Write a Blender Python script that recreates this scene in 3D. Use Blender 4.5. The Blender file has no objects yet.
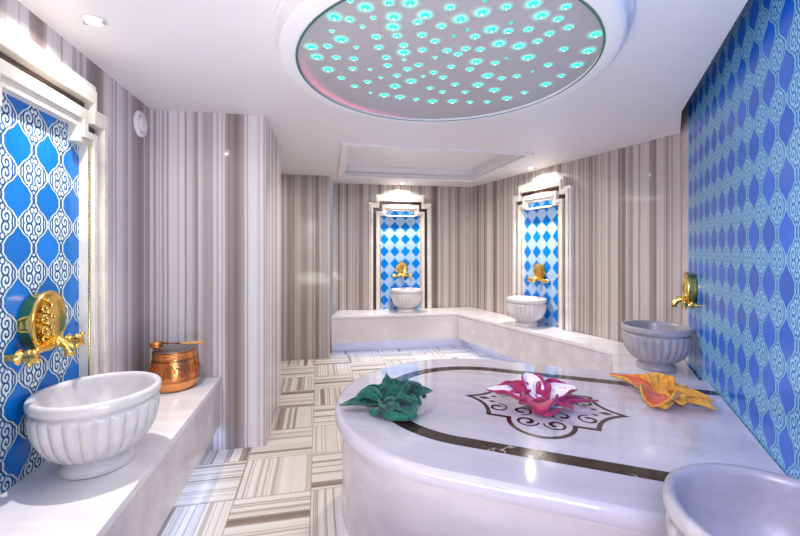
import bpy, bmesh, math, random
from mathutils import Vector, Matrix, noise
from mathutils.geometry import tessellate_polygon

random.seed(4)
PI = math.pi
sc = bpy.context.scene
C = sc.collection
HC = 1.35            # eye height
CEIL = HC + 0.923    # ceiling height
BENCH = 0.50
SLAB = HC - 0.78

# ------------------------------------------------------------------ materials
class NT:
    def __init__(self, name):
        self.m = bpy.data.materials.new(name); self.m.use_nodes = True
        self.t = self.m.node_tree; self.b = self.t.nodes['Principled BSDF']
    def n(self, typ, **kw):
        nd = self.t.nodes.new(typ)
        for k, v in kw.items(): setattr(nd, k, v)
        return nd
    def l(self, a, b): self.t.links.new(a, b)
    def put(self, sock, v):
        if v is None: return
        if hasattr(v, 'is_linked'): self.l(v, sock)
        else: sock.default_value = v
    def M(self, op, a, b=None, c=None, clamp=False):
        nd = self.n('ShaderNodeMath', operation=op, use_clamp=clamp)
        self.put(nd.inputs[0], a); self.put(nd.inputs[1], b); self.put(nd.inputs[2], c)
        return nd.outputs[0]
    def step(self, x, lo, hi):     # smooth step lo..hi
        nd = self.n('ShaderNodeMapRange', interpolation_type='SMOOTHSTEP')
        self.put(nd.inputs[0], x); nd.inputs[1].default_value = lo; nd.inputs[2].default_value = hi
        return nd.outputs[0]
    def mix(self, f, a, b, mode='MIX'):
        nd = self.n('ShaderNodeMix', data_type='RGBA', blend_type=mode)
        self.put(nd.inputs[0], f); self.put(nd.inputs[6], a); self.put(nd.inputs[7], b)
        return nd.outputs[2]
    def xyz(self, src='Object'):
        tc = self.n('ShaderNodeTexCoord'); s = self.n('ShaderNodeSeparateXYZ')
        self.l(tc.outputs[src], s.inputs[0]); self.vec = tc.outputs[src]
        return s.outputs
    def noise(self, vec=None, scale=5, detail=2, rough=.5, w=None):
        nd = self.n('ShaderNodeTexNoise')
        if w is not None:
            nd.noise_dimensions = '1D'; self.put(nd.inputs['W'], w)
        elif vec is not None: self.l(vec, nd.inputs['Vector'])
        nd.inputs['Scale'].default_value = scale; nd.inputs['Detail'].default_value = detail
        nd.inputs['Roughness'].default_value = rough
        return nd.outputs[0]
    def ramp(self, f, stops, interp='LINEAR'):
        nd = self.n('ShaderNodeValToRGB'); cr = nd.color_ramp; cr.interpolation = interp
        while len(cr.elements) < len(stops): cr.elements.new(.5)
        for e, (p, c) in zip(cr.elements, stops):
            e.position = p; e.color = (*c, 1)
        self.put(nd.inputs[0], f); return nd.outputs[0]
    def bump(self, h, strength=.3, dist=.01):
        nd = self.n('ShaderNodeBump'); nd.inputs['Strength'].default_value = strength
        nd.inputs['Distance'].default_value = dist
        self.put(nd.inputs['Height'], h); self.l(nd.outputs[0], self.b.inputs['Normal'])
    def set(self, col=None, rough=None, metal=None, coat=None, spec=None):
        if col is not None: self.put(self.b.inputs['Base Color'], col if hasattr(col, 'is_linked') else (*col, 1))
        if rough is not None: self.put(self.b.inputs['Roughness'], rough)
        if metal is not None: self.b.inputs['Metallic'].default_value = metal
        if coat is not None: self.b.inputs['Coat Weight'].default_value = coat; self.b.inputs['Coat Roughness'].default_value = .06
        if spec is not None: self.b.inputs['Specular IOR Level'].default_value = spec
        return self.m

def s2l(*rgb):
    return tuple(((v/255)/12.92 if v/255 <= .04045 else ((v/255+.055)/1.055)**2.4) for v in rgb)
def c4(*rgb): return (*s2l(*rgb), 1)

def striped_marble(name, off=0.0, freq=1.0, dark=1.0, cool=0.0):
    t = NT(name); x, y, z = t.xyz()
    s = t.M('ADD', t.M('ADD', x, y), off)
    wob = t.noise(t.vec, 1.3, 2)
    s = t.M('ADD', s, t.M('MULTIPLY', wob, .012))
    a = t.noise(w=s, scale=7.5*freq, detail=2.5, rough=.5)
    b = t.noise(w=t.M('ADD', s, 31.7), scale=34*freq, detail=2, rough=.5)
    f = t.M('ADD', t.M('MULTIPLY', a, .80), t.M('MULTIPLY', b, .20))
    d = dark
    K = lambda r, g, b: s2l(min(235, r*d+cool*6), min(235, g*d+cool*9), min(238, b*d+cool*17))
    col = t.ramp(f, [(.30, K(116, 98, 90)), (.38, K(138, 121, 114)), (.43, K(155, 140, 133)),
                     (.455, K(188, 178, 173)), (.50, K(198, 189, 184)), (.525, K(180, 168, 162)), (.55, K(150, 135, 128)), (.59, K(164, 150, 143)),
                     (.615, K(194, 185, 181)), (.68, K(206, 198, 194)), (.72, K(170, 157, 151))])
    return t.set(col, .34, coat=.22)

def ogee_tile(name, px, pz, lace, blue, shade, x0=0.0, z0=0.0, diamond=False):
    t = NT(name); x, y, z = t.xyz()
    X = t.M('DIVIDE', t.M('SUBTRACT', x, x0), px); Z = t.M('DIVIDE', t.M('SUBTRACT', z, z0), pz)
    u = t.M('ABSOLUTE', t.M('SUBTRACT', X, t.M('ROUND', X)))
    vs = t.M('SUBTRACT', Z, t.M('ROUND', Z)); v = t.M('ABSOLUTE', vs)
    c = t.M('POWER', t.M('MULTIPLY_ADD', t.M('COSINE', t.M('MULTIPLY', v, 2*PI)), .5, .5), 1.08)
    c3 = t.M('COSINE', t.M('MULTIPLY', v, 6*PI))
    w = t.M('ADD', t.M('MULTIPLY_ADD', c, .42, .08), t.M('MULTIPLY', c3, -.012))
    if diamond: w = t.M('SUBTRACT', .545, v)
    # scalloped rim
    sc_ = t.M('MULTIPLY', t.M('ABSOLUTE', t.M('SINE', t.M('MULTIPLY', v, 22.0))), .006 if diamond else .022)
    d = t.M('ADD', t.M('SUBTRACT', w, u), sc_)
    outline = t.M('MULTIPLY', t.step(d, .0, .018), t.M('SUBTRACT', 1, t.step(d, .05, .07)))
    # inner lace : mirrored scrolls
    r = t.M('SQRT', t.M('ADD', t.M('POWER', t.M('MULTIPLY', u, 1.0), 2), t.M('POWER', v, 2)))
    ru = t.M('SUBTRACT', u, .16); rv = t.M('SUBTRACT', v, .1)
    r2 = t.M('SQRT', t.M('ADD', t.M('POWER', ru, 2), t.M('POWER', rv, 2)))
    th = t.M('ARCTAN2', rv, ru)
    spir = t.M('SINE', t.M('ADD', t.M('MULTIPLY', r2, 62), th))
    ru3 = t.M('SUBTRACT', u, .055); rv3 = t.M('SUBTRACT', v, .27)
    r3 = t.M('SQRT', t.M('ADD', t.M('POWER', ru3, 2), t.M('POWER', rv3, 2)))
    ring = t.M('SINE', t.M('MULTIPLY', r3, 70))
    sel = t.step(v, .19, .23)
    lp = t.M('ADD', t.M('MULTIPLY', spir, t.M('SUBTRACT', 1, sel)), t.M('MULTIPLY', ring, sel))
    core = t.M('SUBTRACT', 1, t.step(r, .03, .05))
    lacem = t.M('MULTIPLY', t.M('MAXIMUM', t.step(lp, -.45, .05), core), t.step(d, .10, .12))
    white = t.M('MAXIMUM', outline, lacem, clamp=True)
    inside = t.step(d, -.005, .015) if diamond else t.step(d, -.03, .0)
    tone = t.noise(t.vec, 3.5, 2)
    cell = t.n('ShaderNodeTexWhiteNoise', noise_dimensions='2D')
    cv = t.n('ShaderNodeCombineXYZ'); t.l(t.M('FLOOR', X), cv.inputs[0]); t.l(t.M('FLOOR', Z), cv.inputs[1]); t.l(cv.outputs[0], cell.inputs[0])
    bl = t.mix(cell.outputs[0], (*blue, 1), (*[min(1, k*1.3+.002) for k in blue], 1))
    col = t.mix(inside, bl, (*shade, 1))
    col = t.mix(white, col, (*lace, 1))
    t.bump(t.M('ADD', white, t.M('MULTIPLY', inside, .3)), .55, .006)
    return t.set(col, .2, spec=.32)

def white_marble(name, base=(226, 222, 226), vein=(196, 190, 198), rough=.12, coat=.4, sc_=1.0):
    t = NT(name); x, y, z = t.xyz()
    mp = t.n('ShaderNodeMapping'); t.l(t.vec, mp.inputs[0]); mp.inputs['Scale'].default_value = (1.0*sc_, 5.0*sc_, 3.5*sc_)
    a = t.noise(mp.outputs[0], 1.6, 6, .6)
    col = t.ramp(a, [(.3, s2l(*vein)), (.5, s2l(*base)), (.62, s2l(*[min(255, k+8) for k in base])), (.8, s2l(*vein))])
    return t.set(col, rough, coat=coat)

def plain(name, rgb, rough=.5, metal=0, coat=0, var=.04, nscale=6, bump=0, bscale=40):
    t = NT(name); t.xyz()
    a = t.noise(t.vec, nscale, 3)
    base = s2l(*rgb)
    col = t.mix(a, (*[k*(1-var) for k in base], 1), (*[min(1, k*(1+var)) for k in base], 1))
    if bump: t.bump(t.noise(t.vec, bscale, 3), bump, .004)
    return t.set(col, rough, metal, coat or None)

def emit(name, rgb, strength):
    t = NT(name); t.xyz(); a = t.noise(t.vec, 2, 1)
    col = t.mix(a, (*rgb, 1), (*[k*.96 for k in rgb], 1))
    t.l(col, t.b.inputs['Emission Color']); t.b.inputs['Emission Strength'].default_value = strength
    return t.set((.0, .0, .0), .5)

TH = math.atan2(.205, .98)      # room axis rotation
def floor_mat():
    t = NT('parquet_marble'); x, y, z = t.xyz()
    P = .405
    fx = t.M('DIVIDE', x, P); fy = t.M('DIVIDE', y, P)
    ix = t.M('FLOOR', fx); iy = t.M('FLOOR', fy)
    par = t.M('ABSOLUTE', t.M('MODULO', t.M('ADD', ix, iy), 2))
    ch = t.step(par, .4, .6)
    rnd = t.n('ShaderNodeTexWhiteNoise', noise_dimensions='2D')
    cv = t.n('ShaderNodeCombineXYZ'); t.l(ix, cv.inputs[0]); t.l(iy, cv.inputs[1]); t.l(cv.outputs[0], rnd.inputs[0])
    s = t.M('ADD', t.M('MULTIPLY', x, ch), t.M('MULTIPLY', y, t.M('SUBTRACT', 1, ch)))
    s = t.M('ADD', s, t.M('MULTIPLY', rnd.outputs[0], 40))
    s = t.M('ADD', s, t.M('MULTIPLY', t.noise(t.vec, 2.5, 2), .012))
    a = t.noise(w=s, scale=9.5, detail=3, rough=.45)
    col = t.ramp(a, [(.30, s2l(128, 110, 98)), (.38, s2l(162, 147, 135)), (.42, s2l(206, 197, 187)), (.47, s2l(222, 215, 206)),
                     (.53, s2l(212, 203, 193)), (.555, s2l(150, 134, 122)), (.58, s2l(204, 195, 185)), (.63, s2l(226, 219, 210)), (.70, s2l(176, 162, 150))])
    gx = t.M('ABSOLUTE', t.M('SUBTRACT', t.M('FRACT', fx), .5)); gy = t.M('ABSOLUTE', t.M('SUBTRACT', t.M('FRACT', fy), .5))
    g = t.step(t.M('MAXIMUM', gx, gy), .488, .494)
    col = t.mix(t.M('MULTIPLY', g, .7), col, c4(150, 138, 126))
    return t.set(col, .3, coat=.08)

MAT = {}
MAT['stripe_a'] = striped_marble('striped_marble_left', 0.0, .62, 1.04, .9)
MAT['stripe_b'] = striped_marble('striped_marble_pier', 33.1, .72, 1.13, .8)
MAT['stripe_c'] = striped_marble('striped_marble_back', 9.1, 1.15, .95)
MAT['stripe_d'] = striped_marble('striped_marble_far_right', 13.4, .95, .95)
MAT['stripe_e'] = striped_marble('striped_marble_passage', 21.0, .8, .9)
MAT['floor'] = floor_mat()
MAT['ceil'] = plain('ceiling_paint', (232, 229, 231), .45, var=.02)
MAT['mould'] = plain('moulding_paint', (234, 232, 234), .4, var=.02)
MAT['marble'] = white_marble('white_marble', (228, 224, 227), (218, 213, 218))
MAT['slabtop'] = white_marble('slab_top_marble', (200, 194, 204), (188, 181, 194), .06, .6, .8)
MAT['slabside'] = white_marble('slab_side_marble', (208, 200, 203), (198, 190, 195), .14, .3)
MAT['basin'] = white_marble('basin_marble', (206, 201, 202), (196, 191, 193), .25, .15, 2)
MAT['basin_grey'] = white_marble('grey_basin_marble', (160, 155, 160), (148, 144, 150), .35, .05, 2)
MAT['frame'] = white_marble('frame_marble', (217, 210, 201), (206, 199, 190), .25, .15, 1.5)
def veined_brown():
    t = NT('brown_marble'); x, y, z = t.xyz()
    n1 = t.noise(t.vec, 5, 3, .6); n2 = t.noise(t.vec, 2.2, 2)
    line = t.M('SUBTRACT', 1, t.step(t.M('ABSOLUTE', t.M('SUBTRACT', n1, .5)), .004, .016))
    m = t.M('MULTIPLY', line, t.step(n2, .5, .62))
    base = t.ramp(t.noise(t.vec, 9, 3), [(.35, s2l(40, 24, 22)), (.65, s2l(58, 37, 32))])
    return t.set(t.mix(t.M('MULTIPLY', m, .8), base, c4(190, 172, 160)), .1, coat=.1)
MAT['brown'] = veined_brown()
MAT['brown2'] = plain('dark_frame_inlay', (78, 58, 50), .25)
MAT['tile_left'] = ogee_tile('ogee_tile_left', .160, .190, s2l(208, 226, 232), s2l(0, 104, 184), s2l(20, 76, 128))
MAT['tile_back'] = ogee_tile('ogee_tile_back', .153, .172, s2l(206, 228, 242), s2l(0, 108, 192), s2l(40, 124, 190), .0, .04, True)
MAT['tile_right'] = ogee_tile('ogee_tile_right', .160, .188, s2l(150, 214, 244), s2l(0, 96, 204), s2l(36, 124, 200))
MAT['gold'] = plain('polished_gold', (238, 200, 112), .2, 1, var=.12, nscale=20, bump=.08, bscale=60)
MAT['gold_bright'] = plain('pale_gold', (240, 206, 120), .15, 1)
MAT['copper'] = plain('hammered_copper', (240, 158, 98), .24, 1, var=.15, nscale=14, bump=.25, bscale=55)
MAT['copper_dark'] = plain('engraved_copper', (132, 72, 42), .35, 1)
MAT['copper_eng'] = plain('copper_relief', (176, 100, 58), .3, 1)
MAT['tin'] = plain('tinned_metal', (168, 160, 158), .28, 1)
MAT['wood'] = plain('handle_wood', (212, 160, 92), .5, var=.15, nscale=15)
MAT['chrome'] = plain('chrome', (200, 198, 196), .15, 1)
MAT['plastic'] = plain('white_plastic', (236, 234, 236), .4)
MAT['plastic_grey'] = plain('grey_plastic', (150, 142, 146), .5)
MAT['dark'] = plain('dark_recess', (30, 26, 30), .8)
MAT['led'] = emit('led_cool_white', (.48, .62, 1.0), 10)
MAT['led_dim'] = emit('led_dim_blue', (.42, .56, 1.0), 2.2)
MAT['bulb'] = emit('bulb_warm_white', (1, .93, .82), 40)
MAT['star'] = emit('star_teal', (.03, .78, .62), 1.3)
MAT['star_core'] = emit('star_core_teal', (.25, 1, .84), 18)
def halo_mat():  # soft glow around each star, painted as radial emission
    t = NT('star_painted_halo'); x, y, z = t.xyz('Generated')
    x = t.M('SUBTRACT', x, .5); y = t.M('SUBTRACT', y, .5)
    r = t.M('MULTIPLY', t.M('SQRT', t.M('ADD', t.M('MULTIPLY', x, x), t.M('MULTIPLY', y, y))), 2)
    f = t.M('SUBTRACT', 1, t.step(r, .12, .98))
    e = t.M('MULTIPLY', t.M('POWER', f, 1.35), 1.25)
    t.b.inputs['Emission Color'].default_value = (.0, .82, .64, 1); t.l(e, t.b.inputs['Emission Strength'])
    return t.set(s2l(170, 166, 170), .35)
def pink_mat():  # pink light wash on the panel edge, painted as emission
    t = NT('pink_edge_glow'); x, y, z = t.xyz()
    r = t.M('SQRT', t.M('ADD', t.M('MULTIPLY', x, x), t.M('MULTIPLY', y, y)))
    f = t.step(r, .585, .672)
    a = t.M('DIVIDE', t.M('SUBTRACT', t.M('ARCTAN2', y, t.M('MULTIPLY', x, -1)), -.30), 1.75)   # 0..1 along the arc
    w = t.M('SINE', t.M('MULTIPLY', t.M('MAXIMUM', t.M('MINIMUM', a, 1), 0), PI))
    e = t.M('MULTIPLY', t.M('MULTIPLY', t.M('POWER', f, 1.8), w), .55)
    t.b.inputs['Emission Color'].default_value = (1, .10, .28, 1); t.l(e, t.b.inputs['Emission Strength'])
    return t.set(s2l(170, 166, 170), .35)
MAT['pink_glow'] = pink_mat()
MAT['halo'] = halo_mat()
MAT['rim_teal'] = emit('rim_teal', (.10, .50, .50), .25)
MAT['disc'] = plain('star_panel', (170, 166, 170), .35, var=.03)

# ------------------------------------------------------------------ mesh helpers
def obj(name, bm, mat, parent=None, loc=(0, 0, 0), rotz=0, smooth=False, bevel=0, subsurf=0, autosmooth=None):
    bmesh.ops.recalc_face_normals(bm, faces=bm.faces)
    me = bpy.data.meshes.new(name); bm.to_mesh(me); bm.free()
    o = bpy.data.objects.new(name, me); C.objects.link(o)
    me.materials.append(mat)
    o.location = loc; o.rotation_euler = (0, 0, rotz)
    if smooth:
        for p in me.polygons: p.use_smooth = p.area < .25
    if autosmooth:
        me.set_sharp_from_angle(angle=autosmooth)
        for p in me.polygons:
            if p.area > .25: p.use_smooth = False
    if bevel:
        b = o.modifiers.new('bevel', 'BEVEL'); b.width = bevel; b.segments = 2; b.limit_method = 'ANGLE'; b.angle_limit = .6
    if subsurf:
        s = o.modifiers.new('sub', 'SUBSURF'); s.levels = subsurf; s.render_levels = subsurf
    if parent: o.parent = parent
    return o

def thing(name, label, cat, loc=(0, 0, 0), rotz=0, group=None):
    o = bpy.data.objects.new(name, None); C.objects.link(o); o.empty_display_size = .1
    o.location = loc; o.rotation_euler = (0, 0, rotz)
    o['label'] = label; o['category'] = cat
    if group: o['group'] = group
    return o
def tag(o, label, cat, group=None):
    o['label'] = label; o['category'] = cat
    if group: o['group'] = group
    return o
def struct(o): o['kind'] = 'structure'; return o

def box(bm, x0, x1, y0, y1, z0, z1):
    vs = [bm.verts.new(p) for p in ((x0,y0,z0),(x1,y0,z0),(x1,y1,z0),(x0,y1,z0),(x0,y0,z1),(x1,y0,z1),(x1,y1,z1),(x0,y1,z1))]
    for f in ((0,3,2,1),(4,5,6,7),(0,1,5,4),(1,2,6,5),(2,3,7,6),(3,0,4,7)): bm.faces.new([vs[i] for i in f])
    return bm
def prism(bm, poly, z0, z1):
    a = [bm.verts.new((p[0], p[1], z0)) for p in poly]; b = [bm.verts.new((p[0], p[1], z1)) for p in poly]
    n = len(poly)
    tris = tessellate_polygon([[Vector((p[0], p[1], 0)) for p in poly]])
    for t in tris:
        for ring in (a, b):
            try: bm.faces.new([ring[i] for i in t])
            except ValueError: pass
    for i in range(n): bm.faces.new((a[i], a[(i+1) % n], b[(i+1) % n], b[i]))
    return bm
def prism_y(bm, poly, y0, y1):          # polygon in x,z extruded along y
    a = [bm.verts.new((p[0], y0, p[1])) for p in poly]; b = [bm.verts.new((p[0], y1, p[1])) for p in poly]
    n = len(poly)
    for t in tessellate_polygon([[Vector((p[0], p[1], 0)) for p in poly]]):
        for ring in (a, b):
            try: bm.faces.new([ring[i] for i in t])
            except ValueError: pass
    for i in range(n): bm.faces.new((a[i], a[(i+1) % n], b[(i+1) % n], b[i]))
    return bm
def lathe(bm, prof, seg=48, M=None, rfun=None, close=True):
    M = M or Matrix(); rings = []
    for r, z in prof:
        if r < 1e-6: rings.append([bm.verts.new(M @ Vector((0, 0, z)))])
        else:
            ring = []
            for i in range(seg):
                a = 2*PI*i/seg; rr = r*(rfun(a, z) if rfun else 1)
                ring.append(bm.verts.new(M @ Vector((rr*math.cos(a), rr*math.sin(a), z))))
            rings.append(ring)
    for A, B in zip(rings, rings[1:]):
        for i in range(seg):
            j = (i+1) % seg
            if len(A) == 1 and len(B) == 1: continue
            if len(A) == 1: bm.faces.new((A[0], B[j], B[i]))
            elif len(B) == 1: bm.faces.new((A[i], A[j], B[0]))
            else: bm.faces.new((A[i], A[j], B[j], B[i]))
    return bm
def tube(bm, pts, rad, seg=10, cap=True):
    pts = [Vector(p) for p in pts]; n = len(pts)
    rads = rad if isinstance(rad, (list, tuple)) else [rad]*n
    rings = []; up = None
    for i, p in enumerate(pts):
        d = (pts[min(i+1, n-1)] - pts[max(i-1, 0)]).normalized()
        if up is None:
            up = Vector((0, 0, 1)) if abs(d.z) < .9 else Vector((1, 0, 0))
        s = d.cross(up).normalized(); up = s.cross(d).normalized()
        rings.append([bm.verts.new(p + (s*math.cos(2*PI*k/seg) + up*math.sin(2*PI*k/seg))*rads[i]) for k in range(seg)])
    for A, B in zip(rings, rings[1:]):
        for k in range(seg): bm.faces.new((A[k], A[(k+1) % seg], B[(k+1) % seg], B[k]))
    if cap:
        bm.faces.new(rings[0][::-1]); bm.faces.new(rings[-1])
    return bm
def ball(bm, c, r, seg=12, sz=None):
    sx, sy, s_z = sz or (1, 1, 1)
    M = Matrix.Translation(c) @ Matrix.Diagonal((sx, sy, s_z, 1))
    k = seg//2
    return lathe(bm, [(r*math.sin(PI*i/k), -r*math.cos(PI*i/k)) for i in range(k+1)], seg, M)
def ribbon(bm, pts, w, z, closed=False):
    pts = [Vector(p) for p in pts]; n = len(pts); L = []; R = []
    ws = w if isinstance(w, (list, tuple)) else [w]*n
    for i, p in enumerate(pts):
        a = pts[(i-1) % n] if (closed or i > 0) else p
        b = pts[(i+1) % n] if (closed or i < n-1) else p
        d1 = (p-a).normalized() if (p-a).length > 1e-9 else (b-p).normalized()
        d2 = (b-p).normalized() if (b-p).length > 1e-9 else d1
        n1 = Vector((-d1.y, d1.x)); n2 = Vector((-d2.y, d2.x))
        m = (n1+n2); m = m.normalized() if m.length > 1e-6 else n1
        k = min(2.0, 1/max(.35, m.dot(n1)))
        L.append(bm.verts.new((*(p + m*k*ws[i]/2), z))); R.append(bm.verts.new((*(p - m*k*ws[i]/2), z)))
    for i in range(n if closed else n-1):
        j = (i+1) % n; bm.faces.new((L[i], R[i], R[j], L[j]))
    return bm
def offset_line(pts, d):      # offset an open polyline to its left by d
    pts = [Vector(p) for p in pts]; out = []
    for i, p in enumerate(pts):
        ds = []
        if i > 0: ds.append((p-pts[i-1]).normalized())
        if i < len(pts)-1: ds.append((pts[i+1]-p).normalized())
        ns = [Vector((-e.y, e.x)) for e in ds]
        m = ns[0] if len(ns) == 1 else (ns[0]+ns[1]).normalized()
        out.append(p + m*d/max(.3, m.dot(ns[0])))
    return out

# ------------------------------------------------------------------ plan
V2 = lambda x, y: Vector((x, y))
KB = .655
def blueX(y): return KB + .51*y
def leftX(y): return -1.126 - .2*y
LW0, LW1 = V2(leftX(-1.1), -1.1), V2(-1.637, 2.553)
PA, PB, PC_, PD = V2(-1.637, 2.553), V2(-.923, 2.686), V2(-1.095, 3.55), V2(-1.81, 3.40)
BK0, BK1 = V2(-.87, 5.40), V2(1.05, 5.735)
RC = V2(KB+.51*3.057, 3.057)
TILE0 = V2(blueX(2.86), 2.86)
BLEND = V2(blueX(-1.1), -1.1)

def wall(name, p, q, mat, thick=.12, z1=CEIL+.2, z0=0.0, extra=0):
    """p->q is the viewer's left-to-right along the inner face; local x along, +y into the wall"""
    d = q - p; L = d.length; bm = bmesh.new()
    box(bm, -extra, L+extra, 0, thick, z0, z1)
    return struct(obj(name, bm, mat, None, (p.x, p.y, 0), math.atan2(d.y, d.x)))

wall('wall_left', LW0, LW1, MAT['stripe_a'])
wall('wall_back', BK0, BK1, MAT['stripe_c'], extra=.06)
wall('wall_far_right', BK1, RC, MAT['stripe_d'])
wall('wall_rear', BLEND, LW0, MAT['stripe_a'])
wr = wall('wall_right', TILE0, BLEND, MAT['tile_right'])
wj = wall('trim_1', RC, TILE0, MAT['slabside'])      # plain marble jamb between the tiles and the stripes
# back-left wall section (its right end closes the alcove)
d = V2(.979, .204)
bl0 = V2(-.873, 4.868) - d*1.75
wb = wall('wall_back_left', bl0, V2(-.873, 4.868), MAT['stripe_e'], thick=.55)
# pier
bm = bmesh.new(); box(bm, 0, (PB-PA).length, 0, .875, 0, CEIL+.2)
struct(obj('wall_pier', bm, MAT['stripe_b'], None, (PA.x, PA.y, 0), math.atan2((PB-PA).y, (PB-PA).x)))
wall('wall_passage', V2(-2.35, 3.0), V2(-2.55, 4.6), MAT['stripe_e'])
wall('wall_passage_front', V2(-1.75, 3.36), V2(-2.36, 3.22), MAT['stripe_e'])

# floor (room axes)
bm = bmesh.new(); box(bm, -3.2, 3.6, -1.8, 6.4, -.08, 0)
f0 = V2(-.50, 2.19)
struct(obj('floor', bm, MAT['floor'], None, (0, 0, 0), 0))
fl = bpy.data.objects['floor']; fl.rotation_euler = (0, 0, TH); fl.location = (-.50, 2.19, 0)
for v in fl.data.vertices:      # keep the slab under the room after moving the tile origin
    v.co.x += .6; v.co.y -= 2.0
GOFF = 0
# ceiling with a rectangular coffer opening
U = V2(math.cos(TH), math.sin(TH)); Vv = V2(-math.sin(TH), math.cos(TH))
hole = [V2(-.46, 3.40), V2(1.22, 3.735), V2(.965, 5.14), V2(-.72, 4.82)]
outer = [V2(-2.6, -1.15), V2(.5506-.51*1.15, -1.15), V2(1.877, 2.6), V2(2.215, 3.085), V2(1.06, 5.75), V2(-.88, 5.42), V2(-2.6, 4.95)]
bm = bmesh.new()
loops = [[Vector((p.x, p.y, 0)) for p in outer], [Vector((p.x, p.y, 0)) for p in hole]]
allp = outer + hole
for zz in (CEIL, CEIL+.05):
    vs = [bm.verts.new((p.x, p.y, zz)) for p in allp]
    for t in tessellate_polygon(loops): bm.faces.new([vs[i] for i in t])
bm.verts.ensure_lookup_table(); N = len(allp)
for rng in (range(len(outer)), range(len(outer), N)):
    r = list(rng)
    for i in range(len(r)):
        a, b = r[i], r[(i+1) % len(r)]
        bm.faces.new((bm.verts[a], bm.verts[b], bm.verts[N+b], bm.verts[N+a]))
struct(obj('ceiling', bm, MAT['ceil']))
# roof slab above (closes the cove beside the tile wall and the coffer)
bm = bmesh.new(); prism(bm, [V2(-2.8, -1.4), V2(1.2, -1.4), V2(2.6, 3.2), V2(1.3, 6.0), V2(-2.8, 5.6)], CEIL+.2, CEIL+.26)
struct(obj('ceiling_upper', bm, MAT['ceil']))
def ring_prism(bm, o, i, z0, z1):
    n = len(o)
    A = [[bm.verts.new((p.x, p.y, z)) for p in P_] for z in (z0, z1) for P_ in (o, i)]
    for k in range(n):
        j = (k+1) % n
        bm.faces.new((A[0][k], A[0][j], A[1][j], A[1][k])); bm.faces.new((A[2][k], A[2][j], A[3][j], A[3][k]))
        bm.faces.new((A[0][k], A[0][j], A[2][j], A[2][k])); bm.faces.new((A[1][k], A[1][j], A[3][j], A[3][k]))
    return bm
def grow(poly, d):
    c = sum(poly, V2(0, 0))/len(poly); n = len(poly); out = []
    for i, p in enumerate(poly):
        e1 = (p-poly[i-1]).normalized(); e2 = (poly[(i+1) % n]-p).normalized()
        n1 = V2(e1.y, -e1.x); n2 = V2(e2.y, -e2.x)
        m = (n1+n2).normalized(); out.append(p + m*d/m.dot(n1))
    return out
bm = bmesh.new()
ring_prism(bm, grow(hole, .045), grow(hole, -.004), CEIL-.02, CEIL+.002)
ring_prism(bm, grow(hole, .002), grow(hole, -.03), CEIL+.012, CEIL+.03)
ring_prism(bm, grow(hole, .03), grow(hole, .0), CEIL+.0, CEIL+.13)
prism(bm, grow(hole, .03), CEIL+.13, CEIL+.15)
struct(obj('trim_2', bm, MAT['mould']))

# ------------------------------------------------------------------ star ceiling medallion
DC = V2(.208, 1.852); HB = CEIL-.088
R1, R2 = .748, .672
root = thing('star_ceiling_disc', 'round white stepped ceiling drop set with glowing turquoise star lights', 'ceiling light', (DC.x, DC.y, CEIL))
bm = bmesh.new()
lathe(bm, [(.775, 0), (.775, -.018), (.762, -.026), (.760, -.04), (.755, -.046), (.752, -.075), (R1-.006, -.086), (R1-.014, -.088), (R2+.012, -.088), (R2+.004, -.082), (R2+.002, -.06), (R2+.002, 0)], 128)
obj('stepped_ring', bm, MAT['mould'], root, smooth=True, autosmooth=.6)
bm = bmesh.new(); lathe(bm, [(0, -.074), (R2+.001, -.074), (R2+.001, -.066), (0, -.066)], 128)
obj('star_panel', bm, MAT['disc'], root)
bm = bmesh.new()
lathe(bm, [(R2+.008, -.0885), (R2+.004, -.0895), (R2-.001, -.0885), (R2+.004, -.086)], 128)
bm2 = bm
for i in range(128): pass
obj('rim_bead', bm, MAT['rim_teal'], root, smooth=True)
bm = bmesh.new(); A_ = []; B_ = []
for i in range(61):
    a = PI - (-.30 + 1.75*i/60)
    A_.append(bm.verts.new((.583*math.cos(a), .583*math.sin(a), -.0745))); B_.append(bm.verts.new(((R2-.0005)*math.cos(a), (R2-.0005)*math.sin(a), -.0747)))
for i in range(60): bm.faces.new((A_[i], A_[i+1], B_[i+1], B_[i]))
obj('pink_painted_glow', bm, MAT['pink_glow'], root)['label'] = 'pink glow painted along the panel edge'
starsL = [(400,5,0),(462,30,2),(555,12,1),(640,12,2),(338,68,2),(398,78,1),(493,72,0),(450,107,0),(575,68,2),(572,108,2),(700,60,2),(670,88,1),(328,125,0),(245,188,2),(268,228,2),(310,185,1),(365,158,2),(505,148,1),(515,190,1),(425,190,0),(345,230,1),(415,235,1),(588,143,1),(688,140,1),(765,105,1),(740,165,1),(690,200,1),(788,203,1),(740,230,0),(615,182,1),(615,210,2),(617,238,0),(545,230,1),(550,262,1),(312,278,2),(410,275,1),(480,277,0),(365,312,1),(470,327,1),(523,310,0),(630,277,1),(675,260,1),(588,302,1),(580,345,2),(645,325,2),(693,305,0),(735,290,1),(773,310,1),(418,345,1),(482,370,0),(537,380,2),(600,388,2),(665,397,1),(730,405,2),(720,352,1),(770,367,1)]
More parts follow.
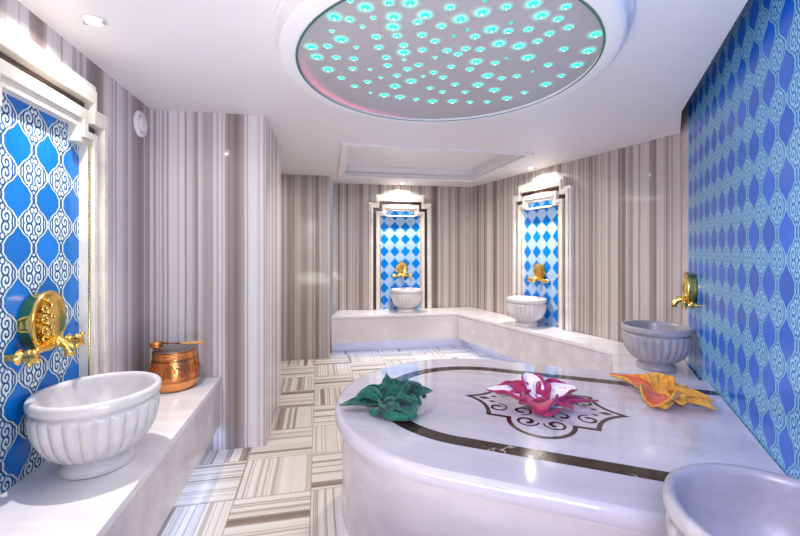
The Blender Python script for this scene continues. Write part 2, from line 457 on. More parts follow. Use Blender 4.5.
starsR = [(140,2,0),(0,30,1),(128,50,2),(42,77,2),(225,28,1),(333,15,2),(365,62,2),(463,28,1),(432,77,1),(245,90,0),(70,118,0),(165,118,2),(232,125,1),(313,118,1),(475,110,1),(398,135,1),(583,138,2),(15,145,0),(100,147,1),(350,165,1),(195,175,2),(275,185,2),(62,195,1),(122,198,1),(33,217,1),(455,197,1),(555,203,2),(225,232,0),(312,230,2),(105,247,2),(180,252,1),(393,260,1),(508,260,2),(80,278,1),(5,267,1),(330,285,0),(150,303,2),(207,313,1),(267,305,1),(445,303,1),(20,338,1),(112,340,2),(383,337,2),(60,368,1),(177,360,2),(298,370,1),(10,405,2),(80,408,1),(148,407,1),(227,393,2)]
stars = []
for (x, y, s) in [(250+a/4, b/4, s) for a, b, s in starsL] + [(450+a/4, b/4, s) for a, b, s in starsR]:
    zr = HB + .012 - HC; Y = 390*zr/(250-y); X = (x-400)/390*Y
    if (V2(X, Y)-DC).length < R2-.015: stars.append((s, X-DC.x, Y-DC.y))
stars.sort(key=lambda t: -t[0])
faint = stars[100:]
rs = random.Random(8)
for _ in range(26):                       # the near part of the disc
    a = rs.uniform(PI*1.15, PI*1.85); r = R2*rs.uniform(.6, .95)
    if DC.y + r*math.sin(a) < 1.27: faint.append((rs.choice((0, 1, 1, 2)), r*math.cos(a), r*math.sin(a)))
SR = {0: .0066, 1: .0108, 2: .0155}
star_mesh = {}
for s, x, y in stars[:100]:
    if s not in star_mesh:
        bm = bmesh.new(); ball(bm, (0, 0, 0), SR[s], 12, (1, 1, .5))
        o = obj('star_light', bm, MAT['star'], root, (x, y, -.077), smooth=True); star_mesh[s] = o
        bm = bmesh.new(); ball(bm, (0, 0, 0), SR[s]*.5, 10, (1, 1, .5)); c = obj('crystal', bm, MAT['star_core'], o, (0, 0, -SR[s]*.26), smooth=True)
        bm = bmesh.new(); q_ = SR[s]*3.0; lathe(bm, [(q_, .0029), (q_*.95, .0022), (q_*.5, .001), (0, .0005)], 28); obj('painted_halo', bm, MAT['halo'], o, smooth=True)  # flat disc carrying the painted star glow
        o['_c'] = 1
    else:
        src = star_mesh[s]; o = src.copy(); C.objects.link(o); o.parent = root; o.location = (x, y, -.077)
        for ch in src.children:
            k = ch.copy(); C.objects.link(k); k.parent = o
for o in star_mesh.values():
    for q in [o] + [k for k in root.children if k.name.startswith('star_light')]:
        if '_c' in q: del q['_c']
bm = bmesh.new()
for s, x, y in faint: ball(bm, (x, y, -.077), SR[s], 8, (1, 1, .8))
o = obj('faint_star_lights', bm, MAT['star'], root, smooth=True); o['kind'] = 'stuff'

# ------------------------------------------------------------------ niches
def stepped(hw, zs, ht, zt, zb):
    return [(-hw, zb), (-hw, zs), (-ht, zs), (-ht, zt), (ht, zt), (ht, zs), (hw, zs), (hw, zb)]
def u_ring(a, b): return a + b[::-1]
def niche(loc, rotz, label, tile, ledge=True, BENCH=BENCH):
    """origin on the wall at bench height; -y faces the room"""
    r = thing('niche_surround', label, 'niche', (loc[0], loc[1], BENCH+.001), rotz)
    h = HC-BENCH
    O = stepped(.45, h+.665, .35, h+.775, 0); O2 = stepped(.425, h+.635, .33, h+.745, 0)
    A = stepped(.39, h+.585, .305, h+.68, 0); B = stepped(.345, h+.54, .265, h+.635, 0)
    Cc = stepped(.285, h+.48, .205, h+.55, 0); B2 = stepped(.31, h+.505, .23, h+.585, 0)
    bm = bmesh.new(); prism_y(bm, u_ring(O, O2), -.05, -.001); prism_y(bm, u_ring(O2, A), -.065, -.001)
    obj('outer_border', bm, MAT['frame'], r, bevel=.004)
    bm = bmesh.new(); prism_y(bm, u_ring(A, B), -.022, -.001); obj('inlay_band', bm, MAT['brown2'], r)
    bm = bmesh.new(); prism_y(bm, u_ring(B, B2), -.062, -.001); prism_y(bm, u_ring(B2, Cc), -.05, -.001)
    obj('inner_border', bm, MAT['frame'], r, bevel=.003)
    bm = bmesh.new(); prism_y(bm, Cc, -.012, -.001); obj('tile_panel', bm, tile, r)
    if ledge:
        bm = bmesh.new(); box(bm, -.204, .204, -.058, -.0125, h+.468, h+.486); obj('ledge', bm, MAT['frame'], r, bevel=.003)
    if True:
        for s in (-1, 1):
            bm = bmesh.new(); n = 160; L = h+.47
            tube(bm, [(s*.288, -.052, .01+L*i/n) for i in range(n+1)], [.0035 if i % 2 else .0055 for i in range(n+1)], 6)
            obj('gold_beading', bm, MAT['gold'], r, smooth=True)
    return r
RL = math.atan2(1, -.2); RB = math.atan2((BK1-BK0).y, (BK1-BK0).x); RR = math.atan2((RC-BK1).y, (RC-BK1).x); RBL = math.atan2(-1, -.51)
NLy = 1.505
NL = V2(leftX(NLy), NLy); NB = V2(.0, BK0.y + (BK1-BK0).y/(BK1-BK0).x*.85)
kk = (4.43-BK1.y)/(RC-BK1).y; NR = BK1 + (RC-BK1)*kk
niche(NL, RL, 'large stepped white niche surround with blue ogee tiles at left foreground', MAT['tile_left'], False)
niche(NB, RB, 'stepped white niche with dark inlay and blue tiles on the back wall', MAT['tile_back'], True, BENCH+.015)
niche(NR, RR, 'narrow stepped white niche with blue tiles on the far right striped wall', MAT['tile_back'], True, BENCH+.015)

# ------------------------------------------------------------------ benches
def bench(label, front, back, BENCH=BENCH):
    """front: polyline whose LEFT side is the wall side; back: wall line polyline in the same order"""
    r = thing('marble_bench', label, 'bench', (front[0].x, front[0].y, 0))
    o0 = front[0]; F = [p-o0 for p in front]; Bk = [p-o0 for p in back]
    bm = bmesh.new(); prism(bm, F + Bk[::-1], BENCH-.035, BENCH); obj('top_slab', bm, MAT['marble'], r, bevel=.004)
    f1, f2 = offset_line(F, .012), offset_line(F, .045)
    bm = bmesh.new(); prism(bm, f1 + f2[::-1], .165, BENCH-.0355); obj('front_panel', bm, MAT['slabside'], r)
    f3 = offset_line(F, .25); f4 = offset_line(F, .28)
    bm = bmesh.new(); prism(bm, f3 + f4[::-1], 0.001, BENCH-.0355); obj('plinth', bm, MAT['slabside'], r)
    f5, f6 = offset_line(F, .06), offset_line(F, .085)
    bm = bmesh.new(); prism(bm, f5 + f6[::-1], .17, .185); obj('light_strip', bm, MAT['led'], r)['label'] = 'blue-white strip light under the front panel'
    return r
# left bench: walk with the wall on the left hand side => from near to far has wall on left
bf0 = V2(-1.203+.2*3.0, 2.62-3.0*.98); bf1 = V2(-1.204, 2.628)
bw0 = V2(leftX(bf0.y)+.012, bf0.y-.04); bw1 = V2(-1.626, 2.546)
bench('white marble wall bench along the left wall beneath the large blue niche', [bf0, bf1], [bw0, bw1])
P1, P2, P3 = V2(-.866, 4.935), V2(.763, 5.22), V2(1.75, 3.234)
P4 = V2(1.387, 2.525); P5 = V2(1.851, 2.362); P6 = V2(2.206, 3.058); P7 = V2(1.047, 5.727); P8 = V2(-.866, 5.394)
bench('white marble corner bench running along the back and far right walls', [P1, P2, P3, P4], [P8, P7, P6, P5], BENCH+.015)
# near bench beside the tile wall carrying the foreground basin
q = lambda y, off: V2(blueX(y)-off*.89, y+off*.455)
bn0, bn1 = q(1.17-.22, .47), q(-.2, .47)
bench('white marble bench along the blue tile wall under the foreground basin', [V2(.725, 1.133), V2(.113, -.067)], [V2(1.088, 1.0), V2(.48, -.30)])

# ------------------------------------------------------------------ basins
def basin(loc, mat, label, group=None):
    r = thing('marble_basin', label, 'basin', loc)
    NF = 26
    bm = bmesh.new()
    def fl(a, z):
        k = 1.0
        if .062 < z < .228:
            e = math.sin(PI*(z-.062)/(.228-.062))**.4
            k += .085*e*(abs(math.sin(a*NF/2))**.6 - .75)
        return k
    lathe(bm, [(.098, .046), (.118, .052), (.137, .062), (.156, .078), (.174, .10), (.188, .125), (.197, .15), (.203, .175), (.206, .195), (.207, .212), (.206, .222), (.201, .228), (.194, .232)], NF*10, rfun=fl)
    obj('fluted_bowl', bm, mat, r, smooth=True)
    bm = bmesh.new()
    lathe(bm, [(.194, .229), (.198, .236), (.207, .241), (.213, .246), (.2155, .254), (.2155, .268), (.213, .276), (.208, .28), (.198, .28), (.192, .276), (.188, .264), (.183, .232), (.172, .19), (.15, .145), (.11, .11), (.06, .092), (0, .088)], 96)
    obj('rim', bm, mat, r, smooth=True)
    bm = bmesh.new()
    lathe(bm, [(0, 0.001), (.118, 0.001), (.122, .004), (.122, .022), (.118, .028), (.108, .036), (.104, .047), (.10, .05)], 64)
    obj('foot', bm, mat, r, smooth=True, autosmooth=.7)
    bm = bmesh.new(); lathe(bm, [(.0, .0), (.017, 0), (.019, .003), (.014, .006), (.006, .004), (0, .004)], 20)
    obj('drain', bm, MAT['chrome'], r, (0, 0, .089), smooth=True)
    r.scale = (1, 1, 1.08)
    return r
nrm = {'L': V2(.98, .2), 'B': V2(.184, -.983), 'R': V2(-.917, -.4), 'T': V2(-.891, .454)}
BL_ = V2(-1.203, 1.556)
BB = NB + nrm['B']*.231 + V2(.045, 0.009)
BR = NR + nrm['R']*.2295
BT = V2(1.812, 2.765); BN = V2(.795, .795)
basin((*BL_, BENCH), MAT['basin'], 'large white fluted marble basin on the left bench in the foreground')
basin((*BB, BENCH+.015), MAT['basin'], 'white fluted basin on the bench directly below the back wall niche')
basin((*BR, BENCH+.015), MAT['basin'], 'white fluted basin on the corner bench below the far right niche')
basin((*BT, BENCH+.015), MAT['basin_grey'], 'grey fluted marble basin in the corner beside the blue tile wall')
basin((*BN, BENCH), MAT['basin_grey'], 'pale grey marble basin cut off at the bottom right corner')

# ------------------------------------------------------------------ taps
def tap(loc, rotz, label, s=1.0):
    r = thing('wall_tap', label, 'tap', loc, rotz); r.scale = (s, s, s)
    g = MAT['gold']
    MY = Matrix.Rotation(PI/2, 4, 'X')           # lathe axis z -> -y
    bm = bmesh.new()
    lathe(bm, [(0, .0), (.082, .0), (.09, .004), (.093, .025), (.098, .036), (.1, .043), (.097, .049), (.09, .05), (.083, .044), (.06, .036), (.03, .033), (0, .0325)], 56,
          Matrix.Diagonal((.86, 1, 1.03, 1)) @ MY)
    obj('shell_plate', bm, g, r, smooth=True, autosmooth=.9)
    bm = bmesh.new()                              # filigree scrolls on the plate
    def scroll(cx, cz, r0, turns, a0, sg):
        return [(cx+sg*(r0*(1-.75*i/24))*math.cos(a0+turns*2*PI*i/24), -.041-.004*i/24, cz+(r0*(1-.75*i/24))*math.sin(a0+turns*2*PI*i/24)) for i in range(25)]
    for sg in (-1, 1):
        for cz, r0 in ((.045, .016), (.012, .02), (-.026, .018), (-.055, .014)):
            tube(bm, scroll(sg*.017, cz, r0, 1.1, PI, sg), .0042, 7)
    for cz in (.07, .03, -.008, -.045): ball(bm, (0, -.041, cz), .008, 10)
    obj('filigree', bm, MAT['gold_bright'], r, smooth=True)
    bm = bmesh.new()
    tube(bm, [(0, -.03, -.062), (0, -.07, -.07), (0, -.085, -.076), (0, -.098, -.086), (0, -.105, -.10), (0, -.106, -.12)], [.02, .0165, .015, .0145, .015, .018], 14)
    ball(bm, (0, -.072, -.072), .019, 14)
    obj('spout', bm, g, r, smooth=True)
    bm = bmesh.new(); tube(bm, [(-.118, -.035, -.092), (-.06, -.035, -.09), (0, -.035, -.082), (.06, -.035, -.09), (.118, -.035, -.092)], [.012, .013, .019, .013, .012], 12)
    obj('bridge_pipe', bm, g, r, smooth=True)
    for sg in (-1, 1):
        bm = bmesh.new()
        lathe(bm, [(0, 0), (.02, 0), (.024, .006), (.015, .014), (.014, .03), (.02, .036), (.02, .046), (.01, .052), (0, .053)], 20, Matrix.Translation((sg*.118, -.03, -.092)) @ MY)
        tube(bm, [(sg*.118, -.001, -.092), (sg*.118, -.034, -.092)], .011, 12)
        v = obj('valve', bm, g, r, smooth=True, autosmooth=.9)
        bm = bmesh.new()
        for k in range(4):
            a = PI/4 + k*PI/2; e = (sg*.118+.026*math.cos(a), -.072, -.092+.026*math.sin(a))
            tube(bm, [(sg*.118, -.072, -.092), e], [.0055, .006], 8); ball(bm, e, .0085, 10)
        obj('cross_handle', bm, g, v, smooth=True)
    return r
tap((NL.x+.0118, NL.y+.0024, HC-.275), RL, 'ornate gold wall tap with round plate on the left foreground blue tiles', 1.15)
nb = NB + nrm['B']*.0125 + V2(.02, .0036)
tap((*nb, HC-.27), RB, 'gold wall tap above the basin in the back wall niche', 1.0)
nr2 = NR + nrm['R']*.0125 - V2(.0, .0) 
tap((*nr2, HC-.25), RR, 'gold wall tap above the basin in the far right niche', 1.0)
tw = V2(blueX(2.665), 2.665) + nrm['T']*.0005
tap((*tw, HC-.262), RBL, 'gold wall tap on the blue tile wall above the grey basin', 1.1)

# ------------------------------------------------------------------ heated slab
SA = V2(.936, -.352); SB = V2(.352, .936); SCn = V2(.422, 2.068); RS = .757
rotS = math.atan2(SA.y, SA.x)
def slab_end(y): return (1.2877 + .1254*y)/1.1155 - .006
def stadium(r, n=72, back=None):
    pts = [(r*math.cos(PI/2 + PI*i/n), r*math.sin(PI/2 + PI*i/n)) for i in range(n+1)]
    return [(slab_end(r), r)] + pts + [(slab_end(-r), -r)]
rs_ = thing('heated_marble_platform', 'large round-ended white marble platform with dark brown inlay band', 'marble platform', (SCn.x, SCn.y, 0), rotS)
bm = bmesh.new()
rim = [(RS-.03, SLAB-.062), (RS-.004, SLAB-.056), (RS, SLAB-.044), (RS, SLAB-.024), (RS-.004, SLAB-.010), (RS-.012, SLAB-.003), (RS-.024, SLAB)]
rings = []
for rr, zz in rim:
    rings.append([bm.verts.new((x, y, zz)) for x, y in stadium(rr)])
for A, B in zip(rings, rings[1:]):
    for i in range(len(A)-1): bm.faces.new((A[i], A[i+1], B[i+1], B[i]))
bm.faces.new(rings[-1]); bm.faces.new(rings[0][::-1])
ends = [r[0] for r in rings] + [r[-1] for r in rings[::-1]]
bm.faces.new(ends)
obj('top_slab', bm, MAT['slabtop'], rs_, smooth=True, autosmooth=.8)
bm = bmesh.new(); prism(bm, stadium(RS-.02), SLAB-.075, SLAB-.0625); prism(bm, stadium(RS-.034), .065, SLAB-.076)
obj('side_panel', bm, MAT['slabside'], rs_)
bm = bmesh.new(); prism(bm, stadium(RS-.12), .001, .064); obj('plinth', bm, MAT['slabside'], rs_)
bm = bmesh.new(); prism(bm, stadium(RS-.06)[1:-1] + stadium(RS-.075)[1:-1][::-1], .05, .062)
obj('light_strip', bm, MAT['led_dim'], rs_)
zi = SLAB+.0006
bm = bmesh.new()
RBd = .508
pp = [(slab_end(RBd)-.001, RBd)] + [(RBd*math.cos(PI/2+PI*i/72), RBd*math.sin(PI/2+PI*i/72)) for i in range(73)] + [(slab_end(-RBd)-.001, -RBd)]
ribbon(bm, pp, .074, zi)
obj('inlay_band', bm, MAT['brown'], rs_)
# medallion inlay
mc = Vector((.31, .0))
def quarter():
    pts = []
    tip = V2(-.37, 0); e = V2(-.235, .2)
    for i in range(9):
        t = i/8; c = V2(-.25, .055)
        pts.append(tip*(1-t)**2 + c*2*t*(1-t) + e*t*t)
    pts.append(V2(-.142, .2))
    for i in range(1, 13):
        a = PI - (PI/2)*i/12
        pts.append(V2(.142*math.cos(a), .2+.155*math.sin(a)))
    return pts
q1 = quarter(); q2 = [V2(-p.x, p.y) for p in q1[::-1]][1:]
top = q1 + q2; bot = [V2(p.x, -p.y) for p in top[::-1]][1:-1]
bm = bmesh.new()
ribbon(bm, [p+mc for p in top+bot], .021, zi, True)
def curl(cx, cy, r0, a0, turns, sg, w=.022):
    pts = []; ws = []
    for i in range(29):
        t = i/28; r = r0*(1-.72*t); a = a0+sg*turns*2*PI*t
        pts.append(V2(cx+r*math.cos(a), cy+r*math.sin(a))+mc); ws.append(w*(.5+.8*t))
    ribbon(bm, pts, ws, zi)
for sx in (-1, 1):
    for sy in (-1, 1):
        curl(sx*.062, sy*.215, .052, (PI if sx > 0 else 0), 1.25, -sx*sy, .017)
        curl(sx*.205, sy*.10, .05, -PI/2*sy, 1.15, -sx*sy, .016)
        curl(sx*.09, sy*.105, .05, PI/2*sy, 1.1, sx*sy, .015)
    # diamond and leaf
    x = sx*.285
    vs = [bm.verts.new((mc.x+x+dx, mc.y+dy, zi)) for dx, dy in ((-.035, 0), (0, -.018), (.035, 0), (0, .018))]; bm.faces.new(vs)
for sy in (-1, 1):
    for sx in (-1, 1):
        vs = [bm.verts.new((mc.x+sx*.24+dx*.6, mc.y+sy*.035+dy*.6, zi)) for dx, dy in ((-.035, 0), (0, -.02), (.03, 0), (0, .02))]; bm.faces.new(vs)
obj('medallion_inlay', bm, MAT['brown'], rs_)

# ------------------------------------------------------------------ folded towels
def cloth_mat(name, a, b, c=None, scale=14, rough=.8):
    t = NT(name); t.xyz(); n = t.noise(t.vec, scale, 4, .6)
    stops = [(.35, s2l(*a)), (.55, s2l(*b))] + ([(.68, s2l(*c))] if c else [])
    col = t.ramp(n, stops); t.bump(t.noise(t.vec, 28, 4), .6, .012)
    t.b.inputs['Sheen Weight'].default_value = .25
    return t.set(col, rough)
MAT['green'] = cloth_mat('green_cloth', (0, 46, 40), (2, 104, 82), (8, 44, 72))
MAT['pink'] = cloth_mat('magenta_cloth', (128, 12, 62), (176, 40, 96), (110, 26, 128), 18)
MAT['pink_in'] = cloth_mat('white_lace_cloth', (232, 216, 232), (250, 242, 250), (196, 120, 180), 40)
MAT['pink_red'] = cloth_mat('crimson_cloth', (150, 24, 62), (186, 44, 86), None, 20)
MAT['orange'] = cloth_mat('golden_cloth', (196, 124, 28), (232, 172, 58), (206, 120, 30), 16)
MAT['orange_in'] = cloth_mat('red_orange_cloth', (186, 62, 34), (214, 92, 52), None, 18)

D = math.radians
def petal(bm, ang, L, W, rise, cup, tipz, r0=.015, seed=0, scale=1.0, zoff=0.0, thick=.009, curl=0.0):
    """cupped pointed petal of folded cloth; scale<1 makes the lining that sits inside it"""
    nt, ns = 16, 14; ca, sa = math.cos(ang), math.sin(ang)
    T = []; Bm = []
    pm = D(curl or 100); tipx = .8 if (L > .21 or W < .04) else .5
    for i in range(nt+1):
        t = i/nt; A = []; B = []
        w = W*(math.sin(PI*min(1, .14+.86*t))**tipx) + .003
        for j in range(ns+1):
            s = (-1+2*j/ns)*scale
            ph = s*pm*(.55+.45*math.sin(PI*t))
            r = r0 + L*t + .012*noise.noise(Vector((t*3, s*2, seed)))
            y = w*math.sin(ph)*.95
            z = .003 + zoff + rise*math.sin(PI*min(1, t*.9))*.35 + tipz*t**2.2 + w*(cup*16)*(1-math.cos(ph))*.75
            k = noise.noise(Vector((r*20+seed*3.1, y*30, seed*1.7)))
            z += (.012*k + .006*math.sin(s*8+t*4+seed*2))*math.sin(PI*min(1, t+.12))
            y += .008*noise.noise(Vector((r*22, s*2+9, seed)))
            zz = max(.002, z)
            nx = -math.sin(ph)*thick; nz = math.cos(ph)*thick
            A.append(bm.verts.new((r*ca-(y+nx)*sa, r*sa+(y+nx)*ca, max(.009, zz+nz)))); B.append(bm.verts.new((r*ca-y*sa, r*sa+y*ca, max(.001, zz))))
        T.append(A); Bm.append(B)
    for i in range(nt):
        for j in range(ns):
            bm.faces.new((T[i][j], T[i+1][j], T[i+1][j+1], T[i][j+1])); bm.faces.new((Bm[i][j], Bm[i][j+1], Bm[i+1][j+1], Bm[i+1][j]))
    for i in range(nt):
        bm.faces.new((T[i][0], Bm[i][0], Bm[i+1][0], T[i+1][0])); bm.faces.new((T[i][ns], T[i+1][ns], Bm[i+1][ns], Bm[i][ns]))
    for i in (0, nt):
        for j in range(ns): bm.faces.new((T[i][j], T[i][j+1], Bm[i][j+1], Bm[i][j]))
def towel(loc, label, mat, petals, lining=None, lin_idx=(), knot=.03, lin2=None, lin2_idx=(), rolls=()):
    r = thing('folded_towel', label, 'towel', loc)
    bm = bmesh.new()
    for k, p in enumerate(petals): petal(bm, *p, seed=k+1)
    ball(bm, (0, 0, knot*.8), knot, 16, (1.2, 1.1, .8))
    for pts, rr in rolls:
        P_ = []; n = 14
        for i in range(n+1):
            t = i/n*(len(pts)-1); k = min(len(pts)-2, int(t)); f = t-k; f = f*f*(3-2*f)*.5+f*.5
            P_.append(Vector(pts[k]).lerp(Vector(pts[k+1]), f))
        tube(bm, P_, [rr*(.55+.55*math.sin(PI*min(1, .1+.9*i/n)))*(1+.25*noise.noise(Vector((i*.7, rr*90, len(P_))))) for i in range(n+1)], 10)
    obj('cloth', bm, mat, r, smooth=True, subsurf=1)
    for m, idx in ((lining, lin_idx), (lin2, lin2_idx)):
        for k in idx:
            bm = bmesh.new(); petal(bm, *petals[k], seed=k+1, scale=.62, zoff=.0085, thick=.006)
            obj('lining', bm, m, r, smooth=True, subsurf=1)
    return r
D = math.radians
# each petal: angle, length, half width, rise, cup, tip height, root radius
towel((-.045, 1.915, SLAB+.0012), 'dark green cloth folded into a flower on the rounded end of the marble platform', MAT['green'],
      [(D(184), .235, .05, .05, .05, .012), (D(165), .165, .055, .10, .07, .03), (D(130), .13, .05, .10, .06, .05), (D(100), .13, .036, .10, .07, .11),
       (D(62), .145, .055, .11, .07, .05), (D(30), .155, .052, .13, .07, .06), (D(17), .205, .055, .08, .06, .05), (D(-22), .14, .06, .12, .07, .02), (D(-55), .18, .065, .07, .06, .015), (D(-95), .12, .055, .07, .05, .02)], knot=.036,
      rolls=[([(-.10, -.07, .02), (-.02, -.125, .022), (.07, -.15, .022), (.125, -.14, .028)], .019), ([(-.17, .0, .03), (-.13, .03, .075), (-.08, .02, .08), (-.04, -.01, .05)], .02), ([(.05, .02, .05), (.09, .05, .10), (.14, .05, .095), (.17, .03, .04)], .019)])
towel((.705, 1.955, SLAB+.0012), 'magenta and white lace cloth folded into a flower on the inlaid medallion', MAT['pink'],
      [(D(168), .245, .075, .07, .045, .045, .02), (D(140), .17, .05, .10, .06, .05), (D(95), .15, .062, .12, .05, .085), (D(60), .11, .04, .10, .05, .07), (D(20), .20, .085, .09, .04, .045), (D(-4), .265, .032, .035, .05, .02),
       (D(-38), .14, .045, .05, .05, .01), (D(-112), .15, .085, .08, .05, .015), (D(-155), .12, .05, .05, .05, .02)],
      MAT['pink_in'], (0, 2, 4), .026, MAT['pink_red'], (1, 7),
      rolls=[([(-.15, .05, .04), (-.1, .04, .06), (-.04, .02, .065)], .012), ([(-.08, -.1, .018), (-.02, -.15, .018), (.06, -.11, .026)], .012)])
towel((1.385, 2.04, SLAB+.0012), 'golden yellow and red cloth folded into a flower beside the blue tile wall', MAT['orange'],
      [(D(113), .31, .065, .05, .045, .02), (D(84), .14, .05, .12, .06, .065), (D(55), .12, .045, .11, .06, .07), (D(15), .13, .05, .09, .05, .03), (D(-28), .19, .04, .07, .05, .01), (D(-52), .20, .04, .05, .04, .0), (D(-95), .13, .05, .08, .05, .01), (D(-138), .19, .085, .07, .05, .0)],
      MAT['orange_in'], (0, 7), .03,
      rolls=[([(-.02, -.02, .06), (.05, -.03, .06), (.12, -.07, .035), (.15, -.12, .015)], .016), ([(-.15, -.06, .02), (-.1, -.15, .018), (-.04, -.12, .03)], .012)])

# ------------------------------------------------------------------ copper pot and ladle
pot = thing('copper_pot', 'hammered copper pot with engraved band standing at the far end of the left bench', 'pot', (-1.40, 2.425, BENCH+.001))
bm = bmesh.new()
lathe(bm, [(0, 0), (.112, 0), (.122, .006), (.13, .028), (.1365, .05), (.138, .07), (.136, .095), (.132, .13), (.126, .165), (.121, .187), (.119, .2), (.121, .204), (.1215, .212), (.119, .216), (.121, .22), (.1205, .23), (.114, .232), (.112, .22), (.115, .19), (0, .19)], 72)
obj('body', bm, MAT['copper'], pot, smooth=True, autosmooth=1.0)
bm = bmesh.new()
for z, r in ((.06, .1382), (.068, .1386), (.178, .1236), (.185, .1222)):
    tube(bm, [(r*math.cos(2*PI*i/64), r*math.sin(2*PI*i/64), z) for i in range(65)], .0018, 6, False)
obj('engraved_ring', bm, MAT['copper_dark'], pot, smooth=True)
bm = bmesh.new()
def onpot(a, z):
    r = .1382 - max(0, (z-.08))*.115 + .0006
    return (r*math.cos(a), r*math.sin(a), z)
for k in range(10):
    a0 = 2*PI*k/10
    for sg in (-1, 1):
        tube(bm, [onpot(a0+sg*(.05+.17*math.sin(PI*t/12)*(1-.3*t/12)), .085+.08*t/12) for t in range(13)], .0022, 6)
    tube(bm, [onpot(a0+.31+.09*math.cos(2*PI*t/14), .125+.02*math.sin(2*PI*t/14)) for t in range(15)], .0022, 6)
    tube(bm, [onpot(a0, .09), onpot(a0+.01, .125), onpot(a0, .16)], .0025, 6)
obj('engraving', bm, MAT['copper_eng'], pot, smooth=True)
bm = bmesh.new(); lathe(bm, [(0, .241), (.03, .24), (.07, .237), (.095, .233), (.108, .2325), (.118, .2335), (.119, .236), (.108, .2375), (.07, .2425), (.03, .246), (0, .247)], 64)
obj('lid', bm, MAT['tin'], pot, smooth=True)
lad = thing('ladle', 'copper ladle with wooden handle lying across the copper pot lid', 'ladle', (-1.40, 2.425, BENCH+.2585), 0.0)
ang = D(15); ca, sa = math.cos(ang), math.sin(ang)
def lp(t, z, off=-.02): return (t*ca-off*-sa*0 + off*sa, t*sa - off*ca*-1*1.0, z)
bm = bmesh.new()
lathe(bm, [(0, -.012), (.018, -.0105), (.03, -.002), (.036, .012), (.038, .024), (.036, .025), (.033, .012), (.027, .0), (.016, -.007), (0, -.008)], 28, Matrix.Translation(lp(-.085, .0)))
obj('bowl', bm, MAT['copper'], lad, smooth=True)
bm = bmesh.new(); tube(bm, [lp(-.05, .02), lp(-.02, .017), lp(.05, .012)], [.005, .004, .004], 8); obj('shaft', bm, MAT['copper_dark'], lad, smooth=True)
bm = bmesh.new(); tube(bm, [lp(.045, .012), lp(.06, .012), lp(.13, .012), lp(.175, .012), lp(.18, .012)], [.005, .008, .0095, .011, .007], 12); obj('handle', bm, MAT['wood'], lad, smooth=True)

# ------------------------------------------------------------------ vent and downlights
vy = 2.40
vn = thing('wall_vent', 'round white air vent high on the left striped wall', 'vent', (leftX(vy), vy, HC+.775), RL)
MY = Matrix.Rotation(PI/2, 4, 'X')
bm = bmesh.new(); lathe(bm, [(.0, .001), (.078, .001), (.08, .006), (.076, .016), (.062, .022), (.056, .016), (.05, .008), (0, .008)], 48, MY); obj('flange', bm, MAT['plastic'], vn, smooth=True, autosmooth=.8)
bm = bmesh.new(); lathe(bm, [(0, .012), (.044, .012), (.047, .018), (.044, .026), (.02, .03), (0, .03)], 40, MY); obj('valve_disc', bm, MAT['plastic'], vn, smooth=True)
bm = bmesh.new(); lathe(bm, [(.048, .0085), (.055, .0095), (.055, .0105), (.048, .0105)], 40, MY); obj('gap_ring', bm, MAT['plastic_grey'], vn)

def downlight(x, y, label, power, target=None, blend=.35, angle=78):
    r = thing('downlight', label, 'ceiling light', (x, y, CEIL))
    bm = bmesh.new(); lathe(bm, [(.024, -.001), (.044, -.001), (.045, -.005), (.04, -.008), (.028, -.006), (.024, -.003)], 36); obj('trim_ring', bm, MAT['mould'], r, smooth=True)
    bm = bmesh.new(); lathe(bm, [(0, -.009), (.014, -.008), (.022, -.004), (.024, -.001), (0, -.001)], 28); obj('bulb', bm, MAT['bulb'], r, smooth=True)
    for sg in (-1, 1):
        bm = bmesh.new(); box(bm, sg*.036-.007, sg*.036+.007, -.006, .006, -.018, -.006); obj('clip', bm, MAT['chrome'], r, bevel=.002)
    ld = bpy.data.lights.new('downlight_lamp', 'SPOT'); ld.energy = power; ld.color = (1, .955, .90); ld.spot_size = math.radians(angle); ld.spot_blend = blend; ld.shadow_soft_size = .012
    lo = bpy.data.objects.new('downlight_lamp', ld); C.objects.link(lo); lo.location = (x, y, CEIL-.03)
    l2 = bpy.data.lights.new('downlight_spill', 'SPOT'); l2.energy = 8 if 'left' in label else 12; l2.color = ld.color; l2.spot_size = math.radians(165); l2.spot_blend = .4; l2.shadow_soft_size = .012
    o2 = bpy.data.objects.new('downlight_spill', l2); C.objects.link(o2); o2.location = (x, y, CEIL-.03)
    if target:
        lo.rotation_euler = (Vector(target)-lo.location).to_track_quat('-Z', 'Y').to_euler()
    return r
lp_ = V2(-1.225, 1.565)
downlight(*lp_, 'bright recessed ceiling spot with two clips above the left basin', 74, (lp_.x+.03, lp_.y-.01, 0), .9, 82)
lb = NB + nrm['B']*.17
downlight(*lb, 'recessed ceiling spot above the back wall niche', 120, (*(NB+nrm['B']*.20), 0), .9, 82)
lr = NR + nrm['R']*.17
downlight(*lr, 'recessed ceiling spot above the far right niche', 120, (*(NR+nrm['R']*.20), 0), .9, 82)

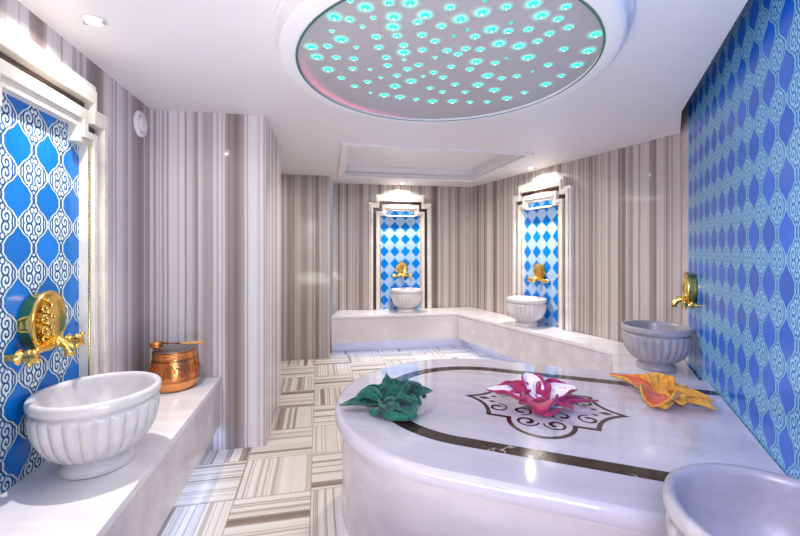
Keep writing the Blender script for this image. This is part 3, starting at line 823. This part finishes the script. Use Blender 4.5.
# ------------------------------------------------------------------ lights
def area(name, loc, target, size, power, col, spread=180):
    ld = bpy.data.lights.new(name, 'AREA'); ld.shape = 'RECTANGLE'; ld.size, ld.size_y = size; ld.energy = power; ld.color = col
    ld.spread = math.radians(spread)
    o = bpy.data.objects.new(name, ld); C.objects.link(o); o.location = loc
    o.rotation_euler = (Vector(target)-Vector(loc)).to_track_quat('-Z', 'Y').to_euler()
    return o
area('fill_camera', (-.3, -.75, 1.75), (-.3, 3, 1.1), (.7, .9), 11, (1, .95, .90))
area('fill_ceiling_bounce', (-.25, .6, .7), (0, 1.7, 3), (.7, .5), 21, (1, .975, .93))
def lamp(name, loc, power, col, size=.05):
    ld = bpy.data.lights.new(name, 'SPOT'); ld.energy = power; ld.color = col; ld.spot_size = math.radians(172); ld.spot_blend = .6; ld.shadow_soft_size = size
    o = bpy.data.objects.new(name, ld); C.objects.link(o); o.location = loc; return o
lamp('coffer_fill', (.2, 3.64, CEIL+.06), 95, (1, .95, .88), .04)  # added fill in the coffer, brightens the far end
area('dome_fill', (.2, 1.85, CEIL-.12), (.2, 1.85, 0), (1.1, 1.1), 4, (.97, .97, 1))  # unseen area fill added below the star disc
area('purple_fill', (-.05, -.55, 1.9), (1.55, 1.9, 1.1), (.4, .4), 13, (.66, .64, 1), 95)  # added behind the camera to tint the slab and tile wall
area('passage_fill', (-1.7, 4.1, CEIL-.05), (-1.6, 4.1, 0), (.6, .5), 7, (1, .95, .9))  # unseen fill added inside the passage

w = bpy.data.worlds.new('World'); sc.world = w; w.use_nodes = True
w.node_tree.nodes['Background'].inputs[0].default_value = (.9, .9, 1, 1); w.node_tree.nodes['Background'].inputs[1].default_value = .3

# ------------------------------------------------------------------ camera
cd = bpy.data.cameras.new('Camera'); cam = bpy.data.objects.new('Camera', cd); C.objects.link(cam)
cam.location = (0, 0, HC); cam.rotation_euler = (PI/2, 0, 0)
cd.sensor_width = 36; cd.lens = 390/800*36; cd.shift_y = -18/800; cd.clip_start = .02
sc.camera = cam
sc.view_settings.view_transform = 'Standard'
sc.view_settings.look = 'None'
sc.view_settings.exposure = 0.1
sc.cycles.use_denoising = True
sc.cycles.max_bounces = 8; sc.cycles.diffuse_bounces = 5; sc.cycles.glossy_bounces = 4
sc.cycles.sample_clamp_indirect = 6
sc.cycles.caustics_reflective = False; sc.cycles.caustics_refractive = False
